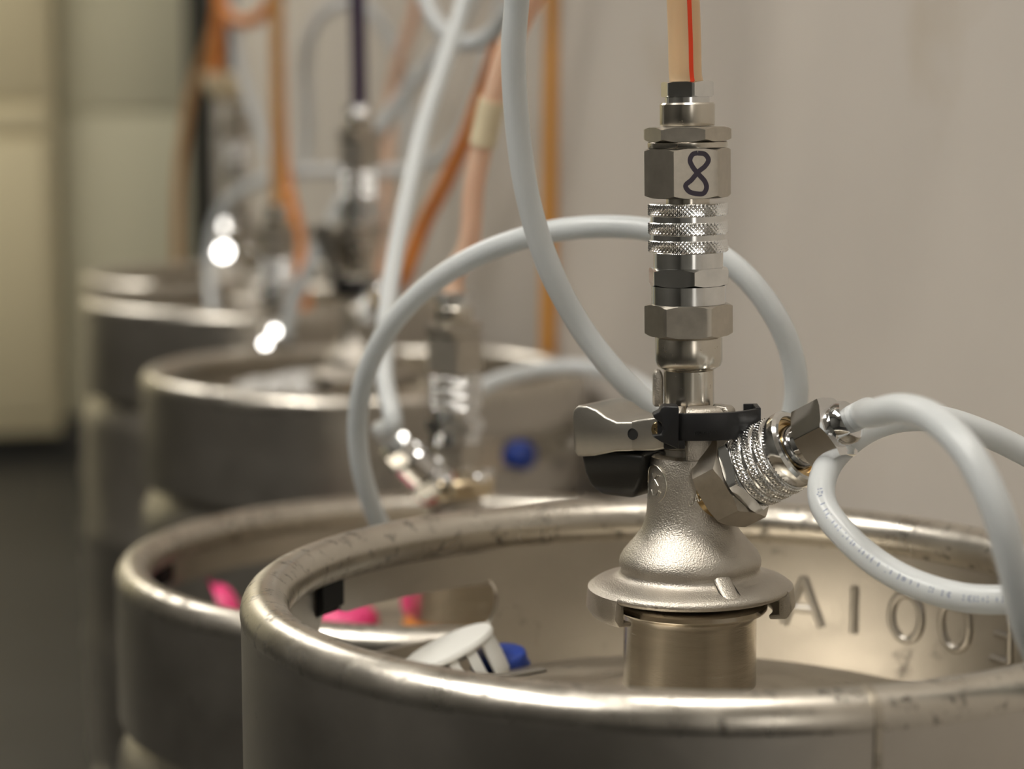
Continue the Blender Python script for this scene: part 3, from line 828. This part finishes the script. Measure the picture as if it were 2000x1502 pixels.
# long gas hose that hangs in front of the wall, turns behind coupler 1 and arches over to keg 2
arc = [(985, -420, .93), (1000, -180, .95), (1010, -20, .965), (1003, 90, .97), (1008, 220, .975), (1030, 380, .98), (1072, 520, .985), (1135, 640, .99), (1210, 735, .99), (1290, 808, .99), (1370, 862, .995), (1450, 890, 1.0), (1520, 868, 1.0), (1553, 790, 1.0),
       (1548, 700, 1.0), (1510, 610, 1.0), (1440, 525, 1.005), (1350, 470, 1.015), (1250, 446, 1.03), (1140, 444, 1.045), (1040, 460, 1.06), (930, 500, 1.08), (835, 560, 1.10), (760, 640, 1.12), (712, 740, 1.14), (698, 840, 1.155), (710, 935, 1.165), (745, 1030, 1.18), (790, 1085, 1.20), (835, 1098, 1.235)]
hose('gas_hose', 'long milky hose hanging in front of the wall and arching over to the second keg', arc, .0056, 'hose_white')

# ------------------------------------------------------------------ white keg cap etc. on keg 1
def deck_z(k, x, y):
    r = math.hypot(x - k[0], y - k[1]); f = max(0, (r - .030) / (k[3] - .034)); return k[2] - .0535 - .037 * f ** 1.7
def deck_hit(k, px, py, lift=0.0):
    lo, hi = k[1] - .17, k[1] + .19
    best = None
    for i in range(400):
        Y = hi - (hi - lo) * i / 399
        p = W(px, py, Y)
        if math.hypot(p.x - k[0], p.y - k[1]) > k[3] - .030: continue
        e = abs(p.z - deck_z(k, p.x, p.y) - lift)
        if best is None or e < best[0]: best = (e, p)
    return best[1]
pc_ = W(874, 1268, 1.032)
cap = thing('keg_seal', 'white plastic keg cap tilted on its torn skirt inside the nearest keg', 'cap', group=None)
print('cap', pc_)
cap.matrix_world = Matrix.Translation(pc_) @ Matrix.Rotation(math.radians(-14), 4, 'Z') @ Matrix.Rotation(math.radians(-24), 4, 'Y') @ Matrix.Rotation(math.radians(6), 4, 'X') @ Matrix.Scale(1.06, 4)
obj('disc', mesh_pd('disc', *lathe([(0, .0022), (.020, .0022), (.0225, .0018), (.0232, .0006), (.0232, -.0008), (.0222, -.0014), (0, -.001)], 56), M['white'], True, 35), cap)
for a0, a1, h in ((-128, -88, .012), (-76, -64, .016), (-52, -38, .019), (-26, 14, .020), (24, 60, .016), (80, 130, .013), (150, 190, .010)):
    pr = [(.0205, -.001), (.0221, -.001), (.0230, -h * .7), (.0228, -h), (.0212, -h), (.0208, -h * .7)]
    obj('skirt_tab', bevel_mesh('skirt_tab', lathe(pr, 8, math.radians(a0), math.radians(a1), closed=True), M['white'], .0005, 2, 40), cap)
bp_ = W(978, 1314, 1.046); bx, by = bp_.x, bp_.y
bcap = thing('keg_seal', 'blue plastic cap half under the white cap', 'cap', loc=(bx, by, deck_z(K1, bx, by) + .0008))
bcap.scale = (.78, .78, .62)
bcap.rotation_euler = (math.radians(4), math.radians(-8), math.radians(20))
obj('shell', mesh_pd('cap_shell', *lathe([(.0175, 0), (.0180, .001), (.0176, .010), (.0168, .0125), (.015, .0138), (0, .0142), (0, .0120), (.0150, .0116), (.0160, .009), (.0164, 0)], 48), M['blue'], True, 40), bcap)
obj('rim_lip', mesh_pd('rim_lip', *lathe([(.0174, 0), (.0192, 0), (.0192, .0016), (.0174, .0022)], 48, closed=True), M['blue'], True, 30), bcap)
def strip(name, label, k, pts, w, mat, cat='strip', lift=.0012):
    path = spline([Vector((W(px, py, Y).x, Y, 0)) for px, py, Y in pts], 8)
    V, F = [], []
    for i, p in enumerate(path):
        a = path[max(0, i - 1)]; b = path[min(len(path) - 1, i + 1)]; d = (b - a).normalized(); s = Vector((-d.y, d.x, 0)) * w / 2
        for e, zz in ((-1, 0), (1, 0), (1, .0012), (-1, .0012)):
            q = p + s * e; V.append((q.x, q.y, deck_z(k, q.x, q.y) + .0003 + zz))
    n = len(path)
    for i in range(n - 1):
        for kk in range(4):
            l = (kk + 1) % 4; F.append((i * 4 + kk, i * 4 + l, (i + 1) * 4 + l, (i + 1) * 4 + kk))
    F += [(3, 2, 1, 0), (n * 4 - 4, n * 4 - 3, n * 4 - 2, n * 4 - 1)]
    return tag(obj(name, mesh_pd(name, V, F, M[mat], True, 40)), label, cat)
strip('tear_strip', 'dark grey plastic strip lying beside the blue cap', K1, [tuple((q, r, deck_hit(K1, q, r).y)) for q, r in ((905, 1330), (960, 1326), (1010, 1320), (1062, 1311))], .010, 'greystrip')

# ------------------------------------------------------------------ keg 2: coupler, caps
def build_compact(label, mat, group='keg couplers'):
    t = thing('keg_coupler', label, 'coupler', mat=mat, group=group)
    P = lambda name, vf, m, ang=35, parent=t: obj(name, mesh_pd(name, *vf, M[m], True, ang), parent)
    P('body', lathe([(.024, -.003), (.040, -.003), (.0425, .000), (.0425, .006), (.040, .009), (.030, .012), (.027, .020), (.0235, .030), (.018, .037), (.0165, .044), (.0165, .050), (.012, .050)], 80), 'cast', 50)
    P('top_ring', lathe([(.014, .048), (.0235, .048), (.0250, .050), (.0250, .058), (.0235, .060), (.012, .060)], 64), 'hexbrass', 35)
    for k in range(6):
        a = 2 * PI * k / 6 + .3
        o = P('stud', lathe([(0, .0025), (.003, .002), (.0045, 0), (.0045, -.006)], 20), 'chrome', 40); o.location = (.0205 * math.cos(a), .0205 * math.sin(a), .061)
    P('stem', lathe([(.0105, .058), (.0105, .080), (.008, .081)], 40), 'turned', 30)
    P('lower_hexagon', hexnut(.028, .069, .081, math.radians(15)), 'hexsteel', 25)
    dd = Vector((-.60, -.38, .70)).normalized()
    x_ = Vector((0, 0, 1)).cross(dd).normalized(); y_ = dd.cross(x_)
    mt = Matrix.Translation((0, 0, .040)) @ Matrix(((x_.x, y_.x, dd.x), (x_.y, y_.y, dd.y), (x_.z, y_.z, dd.z))).to_4x4()
    s = P('side_port', lathe([(.012, .008), (.012, .022), (.009, .023)], 40), 'cast', 40); s.matrix_local = mt
    P('port_hexagon', hexnut(.027, .022, .034, 0.3), 'zinc', 25, s)
    P('port_sleeve', lathe([(.011, .034), (.0128, .035), (.0128, .050), (.011, .052), (.007, .052)], 40), 'chrome', 30, s)
    P('port_nut', hexnut(.020, .052, .062, .2), 'zinc', 25, s)
    P('gasket', lathe([(.0125, .0195), (.0145, .0195), (.0145, .0218), (.0125, .0218)], 32, closed=True), 'red', 30, s)
    return t, mt
M['hexbrass'] = metal('warm_bright_steel', (0.70, 0.58, 0.40), 0.14, 0.04, 80)
zb2 = K2[2] - .0115
MC2 = Matrix.Translation((K2[0], K2[1], zb2)) @ Matrix.Rotation(math.radians(-.4), 4, 'Y')
coupler2, mt2 = build_compact('compact blurred coupler with bright studded ring on the second keg', MC2)
conn2 = None

def copy_tree(o, parent=None):
    c = o.copy(); COL.objects.link(c)
    if parent is not None:
        c.parent = parent; c.matrix_local = o.matrix_local.copy()
    for ch in list(o.children): copy_tree(ch, c)
    return c
def copy_thing(src, mat, label):
    kids = list(src.children_recursive)
    c = copy_tree(src); c.matrix_world = mat; c['label'] = label
    for k in c.children_recursive:
        if k.name.startswith('marker_number'): bpy.data.objects.remove(k)
    return c
bpy.context.view_layer.update()
copy_thing(conn1, MC2 @ Matrix.Translation((0, 0, .081)) @ Matrix.Rotation(.5, 4, 'Z'), 'quick connector at the foot of the pale peach hose, on the second keg')

def pink_cap(label, mat):
    t = thing('keg_seal', label, 'cap', mat=mat, group='pink plastic keg caps')
    obj('shell', mesh_pd('cap_shell', *lathe([(.0215, 0), (.0222, .003), (.0205, .0085), (.016, .0125), (.009, .0145), (0, .015), (0, .013), (.0085, .0126), (.015, .0106), (.0188, .007), (.0200, 0)], 48), M['pink'], True, 50), t)
    obj('pull_tab', bevel_mesh('pull_tab', box(.019, .031, -.006, .006, .0005, .0025), M['pink'], .0008, 2), t)
    return t
p = deck_hit(K2, 676, 1226, .001)
pink_cap('pink plastic cap lying flat inside the second keg, seen through the slot', Matrix.Translation((p.x, p.y, deck_z(K2, p.x, p.y) + .0015)) @ Matrix.Rotation(-.12, 4, 'Y') @ Matrix.Rotation(2.4, 4, 'Z'))
p = deck_hit(K2, 410, 1170, .0215); p.x = K2[0] + (p.x - K2[0]) * .95; p.y = K2[1] + (p.y - K2[1]) * .93
pink_cap('pink plastic cap propped upright against the left wall inside the second keg', Matrix.Translation((p.x, p.y, deck_z(K2, p.x, p.y) + .0205)) @ Matrix.Rotation(.25, 4, 'Z') @ Matrix.Rotation(1.2, 4, 'Y') @ Matrix.Rotation(2.2, 4, 'Z') @ Matrix.Scale(.9, 4))
p = deck_hit(K2, 816, 1208, .002)  # pink cap added here for the pink reflection in the neck
pink_cap('pink cap added as the pink reflection on the neck of the second keg', Matrix.Translation((p.x + .004, p.y - .012, deck_z(K2, p.x, p.y - .012) + .0222)) @ Matrix.Rotation(PI + .25, 4, 'Z') @ Matrix.Rotation(1.42, 4, 'Y') @ Matrix.Rotation(PI / 2, 4, 'Z') @ Matrix.Scale(.9, 4))
obj('neck_ring', mesh_pd('neck_ring', *lathe([(.0297, K2[2] - .052), (.0345, K2[2] - .052), (.0350, K2[2] - .047), (.0330, K2[2] - .0445), (.0297, K2[2] - .0445)], 64, closed=True), M['orange'], True, 40), keg2)['label'] = 'orange rubber ring round the neck'

# hoses of keg 2
tp = MC2 @ Vector((0, 0, .081 + zl(165) - Z0))
pk = [tp, tp + Vector((0, 0, .012)), W(914, 480, 1.345), W(926, 360, 1.34), W(948, 255, 1.335), W(966, 180, 1.33), (W(990, 100, 1.325)), W(1022, 35, 1.32), W(1055, -30, 1.31), W(1110, -160, 1.29), W(1200, -400, 1.25)]
hp, path = hose('beer_hose', 'pale peach beer hose wrapped with cream tape, rising from the second keg', pk, .0067, 'hose_pale_peach', world=True)
seg_ = [p for p in path if W(0, 285, 1.34).z < p.z < W(0, 195, 1.34).z]
if len(seg_) < 3: seg_ = path[50:62]
tape = tag(obj('tape_wrap', mesh_pd('tape_wrap', *sweep(seg_, .0083, 18), M['paper'], True, 60), hp), 'cream tape wrap')
sp = MC2 @ mt2 @ Vector((0, 0, .058)); sp2 = MC2 @ mt2 @ Vector((0, 0, .075))
hose('gas_hose', 'milky hose dropping straight down to the side port of the second keg', [sp, sp2, W(768, 830, 1.29), W(752, 740, 1.31), W(755, 620, 1.34), W(772, 500, 1.38), W(797, 380, 1.42), W(830, 240, 1.47), W(865, 130, 1.50), W(898, 30, 1.52), W(925, -80, 1.53), W(960, -260, 1.53), W(1000, -500, 1.5)], .0058, 'hose_white', world=True)
hose('gas_hose', 'milky hose sagging in a short arc over the right rim of the third keg', [(880, 800, 1.50), (930, 762, 1.55), (985, 738, 1.58), (1050, 722, 1.60), (1120, 716, 1.60), (1190, 726, 1.58), (1250, 750, 1.54), (1310, 800, 1.48), (1380, 900, 1.45), (1440, 1020, 1.45)], .0058, 'hose_white')

# ------------------------------------------------------------------ keg 3: purple-hose coupler
MC3 = Matrix.Translation((W(703, 735, K3[1]).x, K3[1], K3[2] - .0115)) @ Matrix.Rotation(math.radians(-.3), 4, 'Y') @ Matrix.Rotation(math.radians(-45), 4, 'Z')
MC3 = Matrix.Translation((K3[0], K3[1], K3[2] - .0115)) @ Matrix.Rotation(math.radians(-.6), 4, 'Y') @ Matrix.Rotation(math.radians(-30), 4, 'Z') @ Matrix.Scale(1.07, 4)
coupler3 = build_coupler('cast coupler with raised lever under the purple hose', MC3, True)
copy_thing(conn1, MC3 @ Matrix.Translation((0, 0, Z0)), 'quick connector at the foot of the purple hose')
bpy.context.view_layer.update()
gas3m = MC3 @ SIDE
copy_thing(gas1, gas3m, 'gas connector on the coupler under the purple hose')
tp = MC3 @ Vector((0, 0, zl(165)))
tpx = tp.x / tp.y
hose('beer_hose', 'dark purple beer hose rising straight up', [tp, W(700, 150, K3[1]), W(699, 60, K3[1]), W(697, -60, K3[1]), W(690, -300, K3[1])][:1] + [tp + Vector((0, 0, .03)), tp + Vector((-.001, 0, .12)), tp + Vector((-.003, 0, .3)), tp + Vector((-.01, 0, .6))], .0070, 'hose_purple', world=True)

# crumpled clear film in keg 3
M['film'] = hose_mat('crumpled_film', (0.88, 0.87, 0.84), (0.82, 0.81, 0.79), 0.12, 0.2)
random.seed(9)
nx, ny = 70, 56
fc = deck_hit(K3, 555, 772, .012)
fc.y -= .01
V, F = [], []
for j in range(ny):
    for i in range(nx):
        u, v = i / (nx - 1) - .5, j / (ny - 1) - .5
        x = fc.x + u * .125 + .006 * noise.noise((u * 9, v * 9, 1)); y = fc.y + v * .13 + .006 * noise.noise((u * 9, v * 9, 5))
        q1 = 1 - abs(noise.noise((u * 7 + .8 * v, v * 6, 2.3))) * 2.2; q2 = 1 - abs(noise.noise((u * 14, v * 15 + u * 5, 7.1))) * 2.2
        h = .016 + .014 * max(q1, 0) + .005 * max(q2, 0) + .004 * noise.noise((u * 34, v * 30, 3))
        edge = min(1, (0.5 - max(abs(u), abs(v))) * 6)
        V.append((x, y, deck_z(K3, x, y) + .002 + h * (0.25 + .95 * edge) + .006 * edge))
for j in range(ny - 1):
    for i in range(nx - 1): F.append((j * nx + i, j * nx + i + 1, (j + 1) * nx + i + 1, (j + 1) * nx + i))
tag(obj('plastic_film', mesh_pd('plastic_film', V, F, M['film'], True, 25)), 'crumpled clear plastic film lying in the third keg', 'film')

# blue plug stuck on the front of keg 3
a = -math.radians(45)
d = W(1020, 890, 1.0) - Vector((0, 0, CAMZ))
A = d.x ** 2 + d.y ** 2; B = -2 * (d.x * K3[0] + d.y * K3[1]); C = K3[0] ** 2 + K3[1] ** 2 - K3[3] ** 2
tt_ = (-B - math.sqrt(max(B * B - 4 * A * C, 0))) / (2 * A)
pp = Vector((0, 0, CAMZ)) + d * tt_; nn = Vector((pp.x - K3[0], pp.y - K3[1], 0)).normalized()
plug = obj('blue_plug', mesh_pd('blue_plug', *lathe([(.0125, -.012), (.0125, .003), (.011, .006), (.006, .0075), (0, .0078)], 32), M['blue'], True, 40), keg3)
plug.matrix_world = Matrix.Translation(pp) @ nn.to_track_quat('Z', 'Y').to_matrix().to_4x4()
plug.matrix_local = Matrix.Translation(-Vector((K3[0], K3[1], 0))) @ plug.matrix_world.copy() if False else Matrix.Translation(pp - Vector((K3[0], K3[1], 0))) @ nn.to_track_quat('Z', 'Y').to_matrix().to_4x4()
plug['label'] = 'round blue plug'

# ------------------------------------------------------------------ idle connector resting on keg 3's far rim, with tan hose
bpy.context.view_layer.update()
yi = K3[1] + K3[3] - .0118
b0 = W(541, 690, yi); b0.z = K3[2]
MI = Matrix.Translation((b0.x, yi, K3[2])) @ Matrix.Rotation(math.radians(1.0), 4, 'Y')
idle = thing('keg_coupler', 'small spare coupler end resting on the far rim of the third keg', 'coupler', mat=MI, group='keg couplers')
P = lambda name, vf, m, ang=35: obj(name, mesh_pd(name, *vf, M[m], True, ang), idle)
P('foot', lathe([(.0, .0), (.014, .0), (.019, .003), (.019, .010), (.014, .014), (.011, .022), (.011, .034), (.008, .034)], 48), 'cast')
P('hexagon', hexnut(.026, .026, .040, .4), 'hexsteel', 25)
nb = ((Vector((0, 0, CAMZ)) - b0).normalized() + (Vector((-1.25, 0.30, ROOM_H - .08)) - b0).normalized()).normalized()
for ax, az_, jit in ((-.009, .001, (.03, 0, 0)), (.000, .013, (-.02, .02, 0)), (.019, .000, (.0, .02, 0))):  # added chrome flats turned to the lamp to make glints
    n_ = (nb + Vector(jit)).normalized()
    o = obj('glint_flat', mesh_pd('glint_flat', *lathe([(0, .0012), (.0042, .0012), (.0052, .0004), (.0055, -.009)], 20), M['chrome'], True, 20), idle)
    o.matrix_local = MI.inverted() @ Matrix.Translation(MI @ Vector((ax, -.019, az_))) @ n_.to_track_quat('Z', 'Y').to_matrix().to_4x4()
copy_thing(conn1, MI @ Matrix.Translation((0, 0, .040)) @ Matrix.Rotation(.9, 4, 'Z'), 'quick connector standing on the spare coupler end')
tp = MI @ Vector((0, 0, .040 + zl(165) - Z0))
hose('beer_hose', 'tan beer hose rising straight from the spare coupler end', [tp, tp + Vector((0, 0, .03)), tp + Vector((.001, 0, .12)), tp + Vector((.002, 0, .25)), tp + Vector((.004, 0, .6))], .0065, 'hose_tan', world=True)

# ------------------------------------------------------------------ keg 4 and keg 5 couplers
MC4 = Matrix.Translation((K4[0], K4[1], K4[2] - .0115)) @ Matrix.Rotation(math.radians(160), 4, 'Z')
copy_thing(coupler2, MC4, 'compact coupler on the fourth keg, behind the spare coupler end')
MC5 = Matrix.Translation((K5[0], K5[1], K5[2] - .0115)) @ Matrix.Rotation(math.radians(-60), 4, 'Z')
copy_thing(coupler1, MC5, 'cast coupler on the farthest keg under the red orange hose')
copy_thing(conn1, MC5 @ Matrix.Translation((0, 0, Z0)), 'quick connector on the farthest keg, under the red orange hose')
gas5 = copy_thing(gas1, MC5 @ SIDE, 'gas connector on the farthest keg, above the bright round disc')
tp = MC5 @ Vector((0, 0, zl(165)))
ho, path = hose('beer_hose', 'red orange beer hose with a cream tag above the farthest keg', [tp, tp + Vector((0, 0, .02)), W(427, 170, 2.71), W(424, 90, 2.7), W(430, 10, 2.68), W(440, -100, 2.66), W(460, -300, 2.6)], .0085, 'hose_orange', world=True)
hose('beer_hose', 'thin tan hose curving along the edge of the cream wall', [(350, 600, 2.95), (347, 470, 2.94), (350, 350, 2.92), (360, 260, 2.9), (372, 190, 2.88), (395, 120, 2.85), (420, 50, 2.8), (436, -30, 2.78), (450, -200, 2.75)], .0065, 'hose_tan')
seg_ = [p for p in path if W(0, 195, 2.71).z < p.z < W(0, 140, 2.71).z]
if len(seg_) < 2: seg_ = path[16:22]
tag(obj('tape_wrap', mesh_pd('tape_wrap', *sweep(seg_, .016, 18), M['paper'], True, 60), ho), 'cream tag')
hose('cable', 'dark cable hanging in the corner by the cream wall', [(470, 350, 2.95), (462, 280, 2.95), (450, 180, 2.95), (440, 60, 2.95), (432, -60, 2.95), (430, -250, 2.95)], .006, 'hose_black', cat='cable')
# added mirror disc, angled so the lamp glints below the far coupler
pd = W(437, 493, 2.44)
lampc = Vector((-1.25, 0.25, ROOM_H - .08))
nrm = ((Vector((0, 0, CAMZ)) - pd).normalized() + (lampc - pd).normalized()).normalized()

# ------------------------------------------------------------------ remaining hoses
hose('wall_pipe', 'amber plastic pipe running straight up the painted wall', [W(1068, 860, 2.10), W(1070, 690, 2.10), W(1073, 450, 2.10), W(1077, 200, 2.10), W(1081, 0, 2.10), W(1085, -250, 2.10), W(1088, -500, 2.10)], .0080, 'hose_amber', cat='pipe', world=True)
e0 = gas3m @ Vector((0, 0, .083)); e1 = gas3m @ Vector((0, 0, .100))
hose('beer_hose', 'bright orange beer hose slanting up from the raised-lever coupler to the milky hose', [e0, e1] + [W(*q) for q in ((792, 535, 1.815), (825, 445, 1.80), (868, 360, 1.76), (908, 275, 1.72), (938, 195, 1.68), (966, 115, 1.64), (990, 45, 1.60), (1012, -30, 1.58), (1060, -200, 1.55))], .0066, 'hose_orange', world=True)
hose('beer_hose', 'faint peach hose hanging behind the purple hose, to its right', [(742, 560, 2.42), (746, 470, 2.42), (754, 360, 2.42), (758, 270, 2.42), (764, 190, 2.42), (782, 110, 2.4), (806, 40, 2.38), (822, -40, 2.36), (840, -240, 2.3)], .0068, 'hose_pale_peach')
hose('beer_hose', 'orange hose curving down behind the tan hose', [(596, 660, 2.24), (593, 570, 2.25), (588, 510, 2.26), (578, 440, 2.28), (562, 370, 2.32), (550, 300, 2.38), (545, 200, 2.42), (542, 60, 2.45), (540, -100, 2.45), (538, -300, 2.45)], .0075, 'hose_orange')
hose('beer_hose', 'peach orange hose sagging across the top left between the cream wall and tan hose', [(420, -40, 2.6), (440, 20, 2.58), (470, 42, 2.55), (510, 30, 2.52), (540, -20, 2.5), (555, -120, 2.5)], .0075, 'hose_orange')
hose('gas_hose', 'milky hose rising right from the farthest keg and bending up behind the purple hose', [(420, 640, 2.40), (414, 570, 2.46), (412, 500, 2.50), (424, 430, 2.5), (455, 385, 2.48), (510, 352, 2.45), (580, 338, 2.4), (660, 334, 2.35), (740, 336, 2.3), (815, 328, 2.25), (880, 290, 2.2), (925, 215, 2.15), (950, 130, 2.1), (975, 40, 2.08), (1000, -60, 2.05), (1030, -250, 2.0)], .0068, 'hose_white')
hose('gas_hose', 'milky hose slanting up from the spare coupler end past the raised lever', [(556, 660, 2.075), (572, 598, 2.07), (602, 530, 2.06), (640, 452, 2.05), (690, 350, 2.04), (748, 245, 2.02), (805, 165, 2.0), (860, 98, 1.98), (905, 30, 1.96), (940, -50, 1.95), (980, -200, 1.93)], .0068, 'hose_white')
hose('gas_hose', 'milky hose hanging in a wide U at the top of the view', [(800, -160, 1.62), (822, -40, 1.62), (848, 35, 1.61), (888, 78, 1.6), (930, 82, 1.58), (968, 58, 1.56), (1000, 15, 1.54), (1040, -50, 1.52), (1090, -180, 1.5)], .0066, 'hose_white')
hose('gas_hose', 'milky hose arching at the top, left of the purple hose', [(596, 330, 2.5), (600, 230, 2.5), (596, 140, 2.5), (606, 70, 2.48), (634, 25, 2.46), (680, 5, 2.44), (725, 20, 2.42), (760, 70, 2.42), (790, 150, 2.42), (800, 260, 2.42), (790, 400, 2.45), (770, 540, 2.5)], .0068, 'hose_white')
hose('gas_hose', 'milky hose running down left of the tan hose', [(455, 20, 2.6), (462, 90, 2.6), (480, 170, 2.58), (505, 240, 2.55), (530, 310, 2.52), (545, 400, 2.5), (550, 520, 2.5)], .0068, 'hose_white')

# added disc that mirrors the ceiling lamp as a round glint
sc_ = thing('glint_disc', 'added chrome disc turned to the lamp for a round glint before the farthest keg', 'cap', mat=Matrix.Translation(pd) @ nrm.to_track_quat('Z', 'Y').to_matrix().to_4x4())
obj('face', mesh_pd('face', *lathe([(0, .002), (.0085, .0019), (.0100, .0008), (.0100, -.004), (0, -.004)], 40), M['chrome'], True, 30), sc_)
obj('shank', mesh_pd('shank', *lathe([(.006, -.004), (.006, -.030), (0, -.030)], 24), M['zinc'], True, 30), sc_)
